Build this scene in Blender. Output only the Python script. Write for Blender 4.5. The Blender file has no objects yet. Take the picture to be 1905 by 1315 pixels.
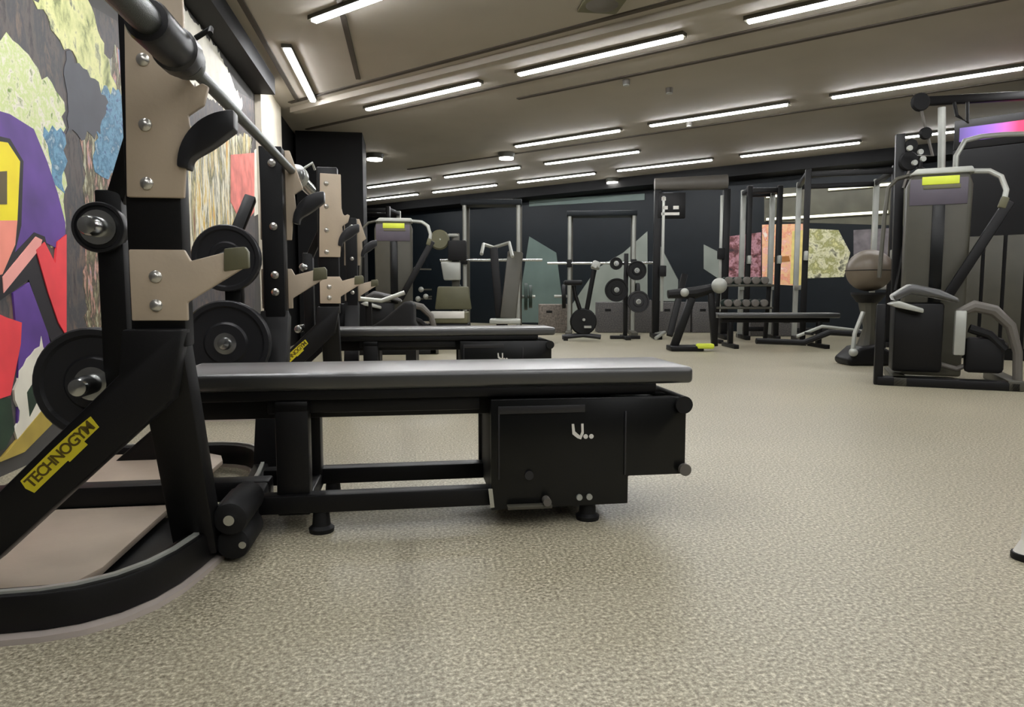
import bpy, bmesh, math, random
from mathutils import Vector, Matrix
random.seed(7)
C = bpy.context.scene.collection
R_ = math.radians
# ------------------------------------------------------------------ camera
FPX = 1300.0; HC = 0.675; YAW = R_(8.3); PIT = math.atan((657.5-545)/FPX)
fh = Vector((math.sin(YAW), math.cos(YAW), 0)); rt = Vector((math.cos(YAW), -math.sin(YAW), 0)); zz = Vector((0,0,1))
fw = fh*math.cos(PIT) - zz*math.sin(PIT); up = fh*math.sin(PIT) + zz*math.cos(PIT)
cam = bpy.data.cameras.new('camera'); co = bpy.data.objects.new('camera', cam); C.objects.link(co)
M = Matrix((rt, up, -fw)).transposed().to_4x4(); M.translation = Vector((0,0,HC)); co.matrix_world = M
cam.sensor_width = 36; cam.lens = 36*FPX/1905; cam.clip_start = .05; cam.clip_end = 100
S = bpy.context.scene; S.camera = co
S.view_settings.view_transform = 'Standard'; S.view_settings.look = 'None'
S.view_settings.gamma = 1; S.view_settings.use_curve_mapping = False
S.view_settings.exposure = 1.68
w = bpy.data.worlds.new('world'); S.world = w; w.use_nodes = True
w.node_tree.nodes['Background'].inputs[0].default_value = (.9,.95,1,1)
w.node_tree.nodes['Background'].inputs[1].default_value = 0.25
LAMP = 22.0          # strength of the ceiling tubes
def ray(x, y): return fw*FPX + rt*(x-952.5) - up*(y-657.5)
def hit(x, y, n, d):          # a measured point of the photograph on the plane n.p = d of the room
    r = ray(x, y); o = Vector((0,0,HC)); n = Vector(n); return o + r*((d - o.dot(n))/r.dot(n))
def dep(x, y, D):
    r = ray(x, y); return Vector((0,0,HC)) + r*(D/r.dot(fh))
# ------------------------------------------------------------------ materials
def mat(name, col, rough=.5, metal=0, bump=None, spec=.5, vary=.08, vscale=6, emit=None):
    m = bpy.data.materials.new(name); m.use_nodes = True; nt = m.node_tree; b = nt.nodes['Principled BSDF']
    b.inputs['Roughness'].default_value = rough; b.inputs['Metallic'].default_value = metal
    b.inputs['Specular IOR Level'].default_value = spec
    tc = nt.nodes.new('ShaderNodeTexCoord'); n = nt.nodes.new('ShaderNodeTexNoise'); n.inputs['Scale'].default_value = vscale
    nt.links.new(tc.outputs['Object'], n.inputs['Vector'])
    r = nt.nodes.new('ShaderNodeValToRGB'); r.color_ramp.elements[0].position = .3; r.color_ramp.elements[1].position = .7
    r.color_ramp.elements[0].color = (*[c*(1-vary) for c in col], 1); r.color_ramp.elements[1].color = (*[min(1, c*(1+vary)) for c in col], 1)
    nt.links.new(n.outputs['Fac'], r.inputs['Fac']); nt.links.new(r.outputs['Color'], b.inputs['Base Color'])
    if emit:
        b.inputs['Emission Color'].default_value = (*emit[0], 1); b.inputs['Emission Strength'].default_value = emit[1]
    if bump:
        n2 = nt.nodes.new('ShaderNodeTexNoise'); n2.inputs['Scale'].default_value = bump[0]
        nt.links.new(tc.outputs['Object'], n2.inputs['Vector'])
        bp = nt.nodes.new('ShaderNodeBump'); bp.inputs['Strength'].default_value = bump[1]; bp.inputs['Distance'].default_value = .002
        nt.links.new(n2.outputs['Fac'], bp.inputs['Height']); nt.links.new(bp.outputs['Normal'], b.inputs['Normal'])
    return m
def speckle(name, cols, scale, rough, big=.12):
    m = bpy.data.materials.new(name); m.use_nodes = True; nt = m.node_tree; b = nt.nodes['Principled BSDF']
    tc = nt.nodes.new('ShaderNodeTexCoord'); n = nt.nodes.new('ShaderNodeTexNoise'); n.inputs['Scale'].default_value = scale
    n.inputs['Detail'].default_value = 3; n.inputs['Roughness'].default_value = .7
    nt.links.new(tc.outputs['Object'], n.inputs['Vector'])
    r = nt.nodes.new('ShaderNodeValToRGB'); el = r.color_ramp.elements
    el[0].position = cols[0][0]; el[0].color = (*cols[0][1], 1); el[1].position = cols[-1][0]; el[1].color = (*cols[-1][1], 1)
    for p, c in cols[1:-1]: e = el.new(p); e.color = (*c, 1)
    nt.links.new(n.outputs['Fac'], r.inputs['Fac'])
    n3 = nt.nodes.new('ShaderNodeTexNoise'); n3.inputs['Scale'].default_value = 1.1; n3.inputs['Detail'].default_value = 3
    nt.links.new(tc.outputs['Object'], n3.inputs['Vector'])
    mr = nt.nodes.new('ShaderNodeMapRange'); mr.inputs['From Min'].default_value = .3; mr.inputs['From Max'].default_value = .7
    mr.inputs['To Min'].default_value = 1-big; mr.inputs['To Max'].default_value = 1+big
    nt.links.new(n3.outputs['Fac'], mr.inputs['Value'])
    vm = nt.nodes.new('ShaderNodeVectorMath'); vm.operation = 'SCALE'
    nt.links.new(r.outputs['Color'], vm.inputs[0]); nt.links.new(mr.outputs['Result'], vm.inputs['Scale'])
    nt.links.new(vm.outputs['Vector'], b.inputs['Base Color'])
    b.inputs['Roughness'].default_value = rough
    bp = nt.nodes.new('ShaderNodeBump'); bp.inputs['Strength'].default_value = .25; bp.inputs['Distance'].default_value = .002
    nt.links.new(n.outputs['Fac'], bp.inputs['Height']); nt.links.new(bp.outputs['Normal'], b.inputs['Normal'])
    return m
def splash(name, cols, scale=(3,3,3), rough=.6, seedoff=0):     # spray-paint surface of several colours
    m = bpy.data.materials.new(name); m.use_nodes = True; nt = m.node_tree; b = nt.nodes['Principled BSDF']
    tc = nt.nodes.new('ShaderNodeTexCoord'); mp = nt.nodes.new('ShaderNodeMapping'); mp.inputs['Scale'].default_value = scale
    mp.inputs['Location'].default_value = (seedoff, seedoff*.7, seedoff*1.3)
    n = nt.nodes.new('ShaderNodeTexNoise'); n.inputs['Scale'].default_value = 2.0; n.inputs['Detail'].default_value = 9; n.inputs['Roughness'].default_value = .68; n.inputs['Distortion'].default_value = .25
    nt.links.new(tc.outputs['Object'], mp.inputs['Vector']); nt.links.new(mp.outputs['Vector'], n.inputs['Vector'])
    r = nt.nodes.new('ShaderNodeValToRGB'); el = r.color_ramp.elements; k = len(cols)
    el[0].position = .34; el[0].color = (*cols[0], 1); el[1].position = .66; el[1].color = (*cols[-1], 1)
    for i in range(1, k-1):
        e = el.new(.34+.32*i/(k-1)); e.color = (*cols[i], 1)
    nt.links.new(n.outputs['Fac'], r.inputs['Fac']); nt.links.new(r.outputs['Color'], b.inputs['Base Color'])
    b.inputs['Roughness'].default_value = rough
    return m
def lin(r, g, b): return tuple(((v/255)/12.92 if v/255 <= .04045 else ((v/255+.055)/1.055)**2.4) for v in (r, g, b))
black = mat('black_powder_coat', (.0035,.0033,.0036), .45, bump=(400,.1), spec=.3)
blackg = mat('black_gloss', (.003,.0034,.0034), .28, spec=.35)
vinyl = mat('black_vinyl', (.006,.0065,.006), .34, bump=(250,.15), spec=.5)
vb = vinyl.node_tree.nodes['Principled BSDF']; vb.inputs['Sheen Weight'].default_value = 1.0; vb.inputs['Sheen Roughness'].default_value = .25; vb.inputs['Coat Weight'].default_value = 1; vb.inputs['Coat Roughness'].default_value = .42; vb.inputs['Coat IOR'].default_value = 1.85
rubber = mat('black_rubber', (.006,.006,.0065), .6, spec=.3)
rubber2 = mat('dark_grey_rubber', (.016,.016,.018), .38, spec=.5)
tan = mat('warm_grey_plate_paint', lin(186,170,148), .5, bump=(90,.2))
tan2 = mat('taupe_platform_paint', lin(158,144,128), .5, bump=(90,.2))
chrome = mat('brushed_steel', (.55,.56,.55), .22, 1)
steel = mat('dark_knurled_steel', (.16,.17,.165), .35, 1, bump=(600,.5))
bolt = mat('zinc_bolt', (.6,.58,.54), .3, .9)
silver = mat('silver_grey_paint', lin(170,172,165), .35, .3)
white = mat('white_paint', lin(225,222,214), .4)
grey = mat('mid_grey_paint', lin(98,94,88), .5)
dgrey = mat('dark_grey_shroud', lin(70,68,58), .45)
pgrey = mat('purple_grey_shroud', lin(88,82,92), .45)
yellow = mat('yellow_label', lin(215,200,40), .5)
ylett = mat('olive_lettering', lin(84,70,10), .5)
lime = mat('lime_label', lin(212,225,70), .5)
olive = mat('olive_padding', lin(98,96,72), .5)
green = mat('green_bumper_rubber', lin(30,48,40), .5)
brown = mat('brown_leather', lin(104,94,80), .4, bump=(120,.2))
boxg = speckle('grey_speckled_foam', [(.3,lin(62,62,62)),(.5,lin(88,86,86)),(.7,lin(118,112,108))], 60, .7)
boxb = speckle('beige_speckled_foam', [(.3,lin(84,78,72)),(.5,lin(120,112,104)),(.7,lin(150,138,126))], 30, .7)
tube_glow = mat('lit_tube', (1,1,1), .4, emit=((.98,.985,1), LAMP))
spot_glow = mat('lit_spot', (1,1,1), .4, emit=((1,.97,.9), 12))
strip_glow = mat('stand_in_glow', (1,1,1), .4, emit=((1,.98,.75), .8))
floor_m = speckle('speckled_rubber_floor', [(.30,lin(92,85,68)),(.44,lin(136,129,109)),(.54,lin(164,157,135)),(.70,lin(214,208,186))], 115, .4, .06)
ceil_m = mat('ceiling_panel', lin(166,160,149), .8, vary=.05, vscale=1.5)
seam_m = mat('ceiling_seam', lin(70,64,56), .8)
wall_m = mat('dark_wall', lin(70,68,66), .7)
pale_m = mat('pale_wall', lin(225,216,198), .7)
navy = mat('navy_wall', lin(15,22,27), .5, spec=.3)
black_wall = mat('black_wall', lin(12,12,13), .65, spec=.25)
# ------------------------------------------------------------------ mesh builder
class MB:
    def __init__(s, X=None): s.v = []; s.f = []; s.X = X or Matrix()
    def add(s, vs, fs, X=None):
        k = len(s.v); T = s.X @ X if X else s.X
        s.v += [T @ Vector(v) for v in vs]; s.f += [tuple(i+k for i in f) for f in fs]; return s
    def box(s, c, d, rot=(0,0,0)):
        x, y, z = [q/2 for q in d]
        vs = [(-x,-y,-z),(x,-y,-z),(x,y,-z),(-x,y,-z),(-x,-y,z),(x,-y,z),(x,y,z),(-x,y,z)]
        X = Matrix.Translation(c) @ Matrix.Rotation(rot[2],4,'Z') @ Matrix.Rotation(rot[1],4,'Y') @ Matrix.Rotation(rot[0],4,'X')
        return s.add(vs, [(0,3,2,1),(4,5,6,7),(0,1,5,4),(1,2,6,5),(2,3,7,6),(3,0,4,7)], X)
    def bb(s, a, b): return s.box([(p+q)/2 for p, q in zip(a, b)], [abs(q-p) for p, q in zip(a, b)])
    def cyl(s, p, q, r, r2=None, n=20):
        p, q = Vector(p), Vector(q); r2 = r if r2 is None else r2
        d = (q-p); L = d.length; X = Matrix.Translation(p) @ d.to_track_quat('Z','Y').to_matrix().to_4x4()
        vs = [(r*math.cos(2*math.pi*i/n), r*math.sin(2*math.pi*i/n), 0) for i in range(n)] + [(r2*math.cos(2*math.pi*i/n), r2*math.sin(2*math.pi*i/n), L) for i in range(n)]
        return s.add(vs, [(i, (i+1)%n, n+(i+1)%n, n+i) for i in range(n)] + [tuple(range(n))[::-1], tuple(range(n, 2*n))], X)
    def lathe(s, p, ax, prof, n=32):        # prof: list of (r, t) along ax from p
        p = Vector(p); X = Matrix.Translation(p) @ Vector(ax).to_track_quat('Z','Y').to_matrix().to_4x4()
        vs = []; fs = []
        for r, t in prof: vs += [(r*math.cos(2*math.pi*i/n), r*math.sin(2*math.pi*i/n), t) for i in range(n)]
        for j in range(len(prof)-1):
            fs += [(j*n+i, j*n+(i+1)%n, (j+1)*n+(i+1)%n, (j+1)*n+i) for i in range(n)]
        fs += [tuple(range(n))[::-1], tuple(range((len(prof)-1)*n, len(prof)*n))]
        return s.add(vs, fs, X)
    def prism(s, pts, ax, a, b):            # polygon extruded along ax; pts in the other two axes in order
        n = len(pts)
        def mk(u, v, t): return {'y': (u, t, v), 'x': (t, u, v), 'z': (u, v, t)}[ax]
        vs = [mk(u, v, a) for u, v in pts] + [mk(u, v, b) for u, v in pts]
        return s.add(vs, [tuple(range(n)), tuple(range(n, 2*n))[::-1]] + [(i, n+i, n+(i+1)%n, (i+1)%n) for i in range(n)])
    def tube(s, pts, r, n=10, closed=False):
        P = [Vector(p) for p in pts]; m = len(P); rings = []; u = None
        for i in range(m):
            a = P[i-1] if (i > 0 or closed) else P[i]; b = P[(i+1)%m] if (i < m-1 or closed) else P[i]
            t = (b-a).normalized()
            if u is None: u = t.orthogonal().normalized()
            u = (u - t*u.dot(t)).normalized(); v = t.cross(u)
            rr = r[i] if isinstance(r, (list, tuple)) else r
            rings.append([P[i] + (u*math.cos(2*math.pi*k/n) + v*math.sin(2*math.pi*k/n))*rr for k in range(n)])
        vs = [q for g in rings for q in g]; fs = []
        for i in range(m if closed else m-1):
            j = (i+1) % m
            fs += [(i*n+k, i*n+(k+1)%n, j*n+(k+1)%n, j*n+k) for k in range(n)]
        if not closed: fs += [tuple(range(n))[::-1], tuple(range((m-1)*n, m*n))]
        return s.add(vs, fs)
    def bar(s, p, q, w, h, upv=(0,0,1)):    # rectangular bar from p to q, w across, h along upv
        p, q = Vector(p), Vector(q); t = (q-p).normalized(); a = t.cross(Vector(upv)).normalized(); b = a.cross(t)
        vs = [e + a*w/2*i + b*h/2*j for e in (p, q) for i, j in ((-1,-1),(1,-1),(1,1),(-1,1))]
        return s.add(vs, [(3,2,1,0),(4,5,6,7),(0,1,5,4),(1,2,6,5),(2,3,7,6),(3,0,4,7)])
    def ribbon(s, path, wd, z0, z1):        # upright band following a floor path, wd measured to the left
        P = [Vector((x, y, 0)) for x, y in path]; vs = []; n = len(P)
        for i in range(n):
            t = (P[min(i+1, n-1)] - P[max(i-1, 0)]).normalized(); nl = Vector((-t.y, t.x, 0))
            q = P[i] + nl*wd
            vs += [(P[i].x, P[i].y, z0), (q.x, q.y, z0), (q.x, q.y, z1), (P[i].x, P[i].y, z1)]
        fs = [(0,1,2,3), tuple((n-1)*4+k for k in (3,2,1,0))]
        for i in range(n-1):
            for k in range(4): fs.append((i*4+k, (i+1)*4+k, (i+1)*4+(k+1)%4, i*4+(k+1)%4))
        return s.add(vs, fs)
    def ball(s, c, r, sc=(1,1,1), n=20):
        k = n//2; prof = [(max(1e-4, r*math.sin(math.pi*i/k)), -r*math.cos(math.pi*i/k)) for i in range(k+1)]
        t = MB(); t.lathe((0,0,0), (0,0,1), prof, n)
        return s.add(t.v, t.f, Matrix.Translation(c) @ Matrix.Diagonal((*sc, 1)))
    def build(s, name, m, parent=None, bev=0, seg=2, ang=35, local=True):
        me = bpy.data.meshes.new(name); me.from_pydata([tuple(v) for v in s.v], [], s.f)
        bm = bmesh.new(); bm.from_mesh(me); bmesh.ops.recalc_face_normals(bm, faces=bm.faces)
        if bev:
            es = [e for e in bm.edges if len(e.link_faces) == 2 and e.calc_face_angle(0) > R_(40)]
            bmesh.ops.bevel(bm, geom=es, offset=bev, segments=seg, affect='EDGES', profile=.5, clamp_overlap=True)
        bm.to_mesh(me); bm.free()
        for p in me.polygons: p.use_smooth = True
        me.set_sharp_from_angle(angle=R_(ang)); me.materials.append(m)
        o = bpy.data.objects.new(name, me); C.objects.link(o)
        if parent: o.parent = parent
        return o
def tag(o, label=None, cat=None, group=None, kind=None):
    if label: o['label'] = label
    if cat: o['category'] = cat
    if group: o['group'] = group
    if kind: o['kind'] = kind
    return o
def thing(name, label, cat, loc=(0,0,0), rz=0, group=None):
    o = bpy.data.objects.new(name, None); C.objects.link(o); o.empty_display_size = .1
    o.location = loc; o.rotation_euler = (0,0,rz); return tag(o, label, cat, group)
def struct(o, label=None, cat='structure'): o['kind'] = 'structure'; o['label'] = label or o.name; o['category'] = cat; return o
def kids(o): return [c for c in bpy.data.objects if c.parent == o]
def dup(o, parent=None):
    ks = kids(o); c = o.copy(); C.objects.link(c); c.parent = parent
    for k in ks: dup(k, c)
    return c
def letters(txt, size, m, name, parent, X, extr=.0006, space=1.0):
    cu = bpy.data.curves.new('t', 'FONT'); cu.body = txt; cu.size = size; cu.extrude = extr; cu.align_x = 'CENTER'; cu.align_y = 'CENTER'; cu.space_character = space; cu.offset = size*.02
    o = bpy.data.objects.new('t', cu); C.objects.link(o); dg = bpy.context.evaluated_depsgraph_get(); dg.update()
    me = bpy.data.meshes.new_from_object(o.evaluated_get(dg)); C.objects.unlink(o); bpy.data.objects.remove(o)
    me.transform(X); me.materials.clear(); me.materials.append(m); q = bpy.data.objects.new(name, me); C.objects.link(q); q.parent = parent
    return q
# ================================================================== the setting
ZC = 2.8
SB = 17.3                                   # back wall: x + y = SB
SQ = math.sqrt(.5)
DIR = Vector((-SQ, SQ, 0))                  # direction of the diagonal grid
struct(MB().bb((-3.2,-6,-.1), (13,22,0)).build('floor', floor_m), 'speckled grey beige rubber floor', 'floor')
struct(MB().bb((-3.2,-6,ZC), (13,22,ZC+.1)).build('ceiling', ceil_m), 'grey brown panelled ceiling', 'ceiling')
struct(MB().bb((-1.62,-6,0), (-1.5,7.42,ZC)).build('wall_left', wall_m), 'dark wall behind the graffiti', 'wall')
struct(MB().bb((-1.62,7.42,0), (-1.44,8.55,ZC)).build('wall_left_end', pale_m), 'pale end section of the left wall', 'wall')
struct(MB().bb((-1.62,8.55,0), (-1.5,20,ZC)).build('wall_far_left', black_wall), 'black wall beyond the pale section', 'wall')
struct(MB().bb((-3.2,-6.1,0), (13,-6,ZC)).build('wall_rear', wall_m), 'wall behind the viewer', 'wall')
struct(MB().bb((12.9,-6,0), (13,22,ZC)).build('wall_right', wall_m), 'wall far to the right', 'wall')
struct(MB().bb((-1.46,9.7,0), (-.6,10.5,ZC)).build('wall_pillar', black_wall), 'black square pillar', 'wall')
A = Vector((-3.2, SB+3.2, 0)); B = Vector((12.9, SB-12.9, 0))
b = MB(); d = (B-A); b.box(((A+B)/2 + Vector((SQ*.06, SQ*.06, ZC/2))), (d.length, .12, ZC), (0,0,math.atan2(d.y, d.x))); struct(b.build('wall_back', navy), 'dark navy wall on the diagonal at the back', 'wall')
# dark soffit in front of the back wall
b = MB(); o_ = Vector((-SQ*.25, -SQ*.25, 0))
b.box(((A+B)/2 + o_ + Vector((0,0,ZC-.09))), (d.length, .5, .18), (0,0,math.atan2(d.y, d.x))); struct(b.build('trim_1', black_wall), 'black soffit along the back wall', 'trim')
struct(MB().bb((-1.5,-6,ZC-.16), (-1.3,7.42,ZC)).build('trim_2', black_wall), 'black box trim along the top of the left wall', 'trim')
# ceiling seams
ti = 3
def seam(p, q, wd=.04, h=.012, m=seam_m, zc=ZC):
    global ti
    p, q = Vector((*p, zc-h/2)), Vector((*q, zc-h/2)); b = MB(); b.bar(p, q, wd, h); struct(b.build('trim_%d' % ti, m), 'dark ceiling seam', 'trim'); ti += 1
for sm, x0, x1 in ((8.3,-1.3,12), (8.98,1.2,12), (7.0,-1.3,12), (12.4,0,12), (4.6,1.5,12), (5.6,3,12)):
    seam((x0, sm-x0), (x1, sm-x1), .05)
seam((-1.15,-5), (-1.2,8.2), .045); seam((-.48,-5), (-.48,7.3), .045)
b = MB(); b.bar((-1.3, 8.55, ZC-.03), (12, -4.75, ZC-.03), .1, .06); struct(b.build('trim_%d' % ti, ceil_m), 'low ceiling step', 'trim'); ti += 1
# ------------------------------------------------------------------ ceiling lights
LG = 'slim tube lights in diagonal rows on the ceiling'
def make_light(L):
    t = thing('ceiling_light', 'x', 'ceiling light')
    MB().box((0,0,-.016), (L+.05,.085,.032)).build('housing', dgrey, t)
    MB().box((0,0,-.038), (L,.05,.016)).build('tube', tube_glow, t); return t
lt = make_light(1.65); used = False
rows = {5.05: [(-1.6,), (.55,), (2.72,), (4.9,)], 7.9: [(.13,), (1.65,), (3.2,), (4.75,), (6.3,)], 11.65: [(2.12,),(3.6,),(5.1,),(6.65,)],
        13.6: [(-.2,), (1.25,), (2.8,)], 15.4: [(-.4,), (1.1,), (2.65,), (4.15,), (5.65,), (7.2,)], 2.0: [(-.5,), (1.1,), (2.7,),(4.3,)], -1.2: [(-.5,),(1.1,),(2.7,),(4.3,)]}  # rows over and behind the viewer are unseen, added to light the floor
ords = ['leftmost', 'second from the left', 'third from the left', 'fourth from the left', 'fifth from the left', 'sixth from the left']
rname = {5.05: 'nearest row by the top edge', 7.9: 'front row of bright tubes', 11.65: 'second row of tubes', 13.6: 'short row at the far left', 15.4: 'farthest row by the back wall', 2.0: 'unseen row added over the viewer', -1.2: 'unseen row added behind the viewer'}
for sm, xs in rows.items():
    for i, (x,) in enumerate(xs):
        if sm == 5.05 and i == 0: continue
        if sm == 7.9 and i == 0: pass
        o = lt if not used else dup(lt); used = True
        o.location = (x, sm-x, ZC); o.rotation_euler = (0,0,-R_(45))
        tag(o, 'white tube light, %s in the %s' % (ords[i], rname[sm]), 'ceiling light', LG)
o = dup(lt); o.location = (-.12, 5.17, ZC); o.rotation_euler = (0,0,-R_(45)); tag(o, 'slim white tube light cut off at the top edge beside the ceiling seam', 'ceiling light', LG)
o = dup(lt); o.location = (-1.02, 7.25, ZC); o.rotation_euler = (0,0,R_(90)); tag(o, 'bright tube light running along the left wall above the pale section', 'ceiling light', LG)
o = dup(lt); o.location = (-1.02, 2.2, ZC); o.rotation_euler = (0,0,R_(90)); tag(o, 'tube light along the left wall over the benches, out of frame', 'ceiling light', LG)
# spots and small ceiling fittings
def fitting(px, py, zc, label, r=.05, glow=True, name='ceiling_spotlight', L=.09):
    p = hit(px, py, (0,0,1), zc-L); t = thing(name, label, 'ceiling spotlight' if glow else 'ceiling fitting', (p.x, p.y, zc))
    MB().cyl((0,0,0), (0,0,-L*.8), r*1.1, r).build('body', dgrey if glow else grey, t)
    MB().cyl((0,0,-L*.8), (0,0,-L), r*.9).build('lens', spot_glow if glow else silver, t)
fitting(697,298,ZC,'bright round spotlight beside the black pillar', .13)
fitting(942,296,ZC,'bright round spotlight above the pale cable uprights', .12)
fitting(1140,341,ZC,'small round spotlight near the dark soffit', .12)
fitting(1165,160,ZC,'left of two small pale sprinkler heads between the tube rows', .035, False, 'sprinkler_head', .06)
fitting(1245,175,ZC,'right of two small pale sprinkler heads between the tube rows', .035, False, 'sprinkler_head', .06)
fitting(1282,236,ZC,'small pale sprinkler head under the second row of tubes', .035, False, 'sprinkler_head', .06)
p = hit(1120, 12, (0,0,1), ZC-.03); t = thing('ceiling_speaker', 'beige square ceiling speaker at the top edge', 'ceiling speaker', (p.x, p.y, ZC), R_(0))
MB().box((0,0,-.012), (.3,.3,.024)).build('frame', olive, t, .004); MB().lathe((0,0,-.024), (0,0,-1), [(.12,0),(.1,.012),(.02,.03)]).build('cone', grey, t)
# ------------------------------------------------------------------ graffiti on the left wall
WX = (1,0,0)
pur = mat('purple_spray', lin(92,58,140), .6, vary=.25, vscale=5); yel = mat('yellow_spray', lin(252,228,20), .6); sal = mat('salmon_spray', lin(250,150,130), .6)
red = mat('red_spray', lin(240,66,74), .6, vary=.1); blk = mat('black_spray', lin(22,16,24), .6); wht = mat('white_spray', lin(226,222,206), .6, vary=.1)
pnk = mat('pink_outline_spray', lin(250,170,160), .6); grn = mat('green_spray', lin(28,52,34), .6, vary=.4); och = mat('ochre_spray', lin(172,150,66), .6, vary=.2)
pale_sp = splash('lime_white_spatter', [lin(120,150,60), lin(225,225,190), lin(200,215,140), lin(235,230,215), lin(150,160,110)], (6,6,6), .6)
blu_sp = splash('blue_teal_spatter', [lin(40,60,110), lin(110,160,190), lin(60,110,140), lin(180,200,210)], (7,7,7), .6, 4)
dark_sp = splash('dark_brown_spatter', [lin(50,46,48), lin(92,82,78), lin(60,62,66), lin(116,96,84)], (5,5,2), .6, 9)
mid_sp = splash('multicolour_streaks', [lin(60,70,110), lin(200,200,170), lin(120,110,80), lin(60,60,50), lin(210,160,140), lin(110,130,170)], (9,9,2.2), .6, 2)
far_sp = splash('yellow_white_streaks', [lin(120,70,50), lin(220,205,150), lin(90,90,60), lin(240,235,215), lin(210,180,70), lin(210,120,90)], (4,4,.7), .6, 6)
lim_sp = splash('lime_streaks', [lin(110,120,70), lin(205,210,140), lin(235,235,170), lin(90,100,90)], (4,4,3), .6, 3)
gry = mat('slate_spray', lin(70,72,80), .6, vary=.15)
PC = 0; JAG = {'spatter_patch','streak_panel','slate_patch','white_patch','white_streak'}
root = thing('graffiti_mural', 'colourful graffiti mural covering the left wall, purple, yellow and red letters', 'mural', (-1.5, 3, 0))
def paint(name, m, pts, lay):
    P = [hit(x, y, WX, -1.5) for x, y in pts]; q = [(min(v.y, 7.4)-3, max(.06, min(ZC-.18, v.z))) for v in P]
    global PC; PC += 1
    if name in JAG:
        q2 = []
        for i in range(len(q)):
            a, c = Vector(q[i]), Vector(q[(i+1)%len(q)]); L_ = (c-a).length; n = max(1, int(L_/.035))
            for k in range(n):
                f = k/n; v = a.lerp(c, f); nn = Vector((-(c-a).y, (c-a).x)).normalized()
                if k: v = v + nn*random.uniform(-.028,.028)
                q2.append((min(4.4, v.x), v.y))
        q = q2
    b = MB(); b.prism(q, 'x', .0005, .002+.0012*lay+.00004*PC); return b.build(name, m, root)
paint('background', dark_sp, [(-500,-380),(474,190),(474,620),(-500,1240)], 0)
paint('streak_panel', mid_sp, [(150,150),(245,60),(245,640),(160,660)], 1)
paint('streak_panel', far_sp, [(335,230),(470,255),(425,470),(335,560)], 1)
paint('streak_panel', lim_sp, [(60,0),(140,-80),(215,160),(216,240),(180,175),(125,90),(110,75)], 2)
paint('white_streak', wht, [(290,-40),(325,-20),(400,85),(450,188),(446,232),(400,192),(350,150)], 2)
paint('spatter_patch', pale_sp, [(22,75),(60,115),(118,190),(118,480),(60,420),(-60,200),(-60,60)], 1)
paint('spatter_patch', blu_sp, [(80,235),(119,250),(119,360),(95,340)], 2)
paint('spatter_patch', blu_sp, [(180,160),(235,180),(232,330),(175,320)], 2)
paint('slate_patch', gry, [(121,95),(160,130),(200,190),(185,250),(121,250)], 2)
paint('purple_shape', pur, [(-60,190),(15,212),(60,240),(85,300),(105,360),(119,415),(119,470),(60,440),(20,480),(-60,480)], 3)
paint('letter_outline', blk, [(-60,240),(15,258),(40,300),(36,420),(24,470),(60,432),(80,440),(119,600),(119,690),(80,610),(50,520),(-60,600)], 4)
paint('yellow_letter', yel, [(-60,255),(10,265),(33,300),(28,410),(-60,410)], 5)
paint('salmon_letter', sal, [(-60,410),(28,410),(24,455),(0,510),(-60,530)], 5)
paint('letter_hole', ylett, [(-20,320),(8,318),(8,380),(-20,380)], 6)
paint('pink_line', pnk, [(0,515),(62,440),(74,446),(70,462),(2,545)], 6)
paint('red_letter', red, [(62,465),(78,450),(98,490),(102,450),(119,436),(119,625),(104,600),(85,545)], 7)
paint('purple_shape', pur, [(20,545),(50,525),(85,620),(100,680),(60,720),(28,790),(30,660)], 5)
paint('red_letter', red, [(-60,560),(5,590),(35,600),(33,640),(14,735),(-60,760)], 7)
paint('white_patch', wht, [(30,690),(72,625),(84,660),(110,668),(98,750),(40,820),(22,800)], 6)
paint('green_mark', grn, [(45,730),(70,690),(85,705),(50,775)], 7)
paint('green_mark', grn, [(-60,745),(14,740),(22,800),(5,835),(-60,860)], 6)
paint('ochre_band', och, [(0,850),(94,738),(105,775),(40,845),(-60,930),(-60,900)], 8)
paint('pink_patch', mat('rose_spray', lin(226,128,118), .6, vary=.25), [(428,288),(474,284),(474,392),(450,420),(428,375)], 3)
paint('pink_outline', wht, [(472,280),(479,280),(479,398),(472,402)], 4)
# ================================================================== bench press station
SY = 2.15; SX = -.52
st = thing('bench_press_station', 'near bench press station with black flat bench and warm grey hook plates', 'weight bench', (SX, SY, 0))
def L(x, y, z): return (x-SX, y-SY, z)
def lz(pts): return [(x-SX, z) for x, z in pts]
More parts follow.
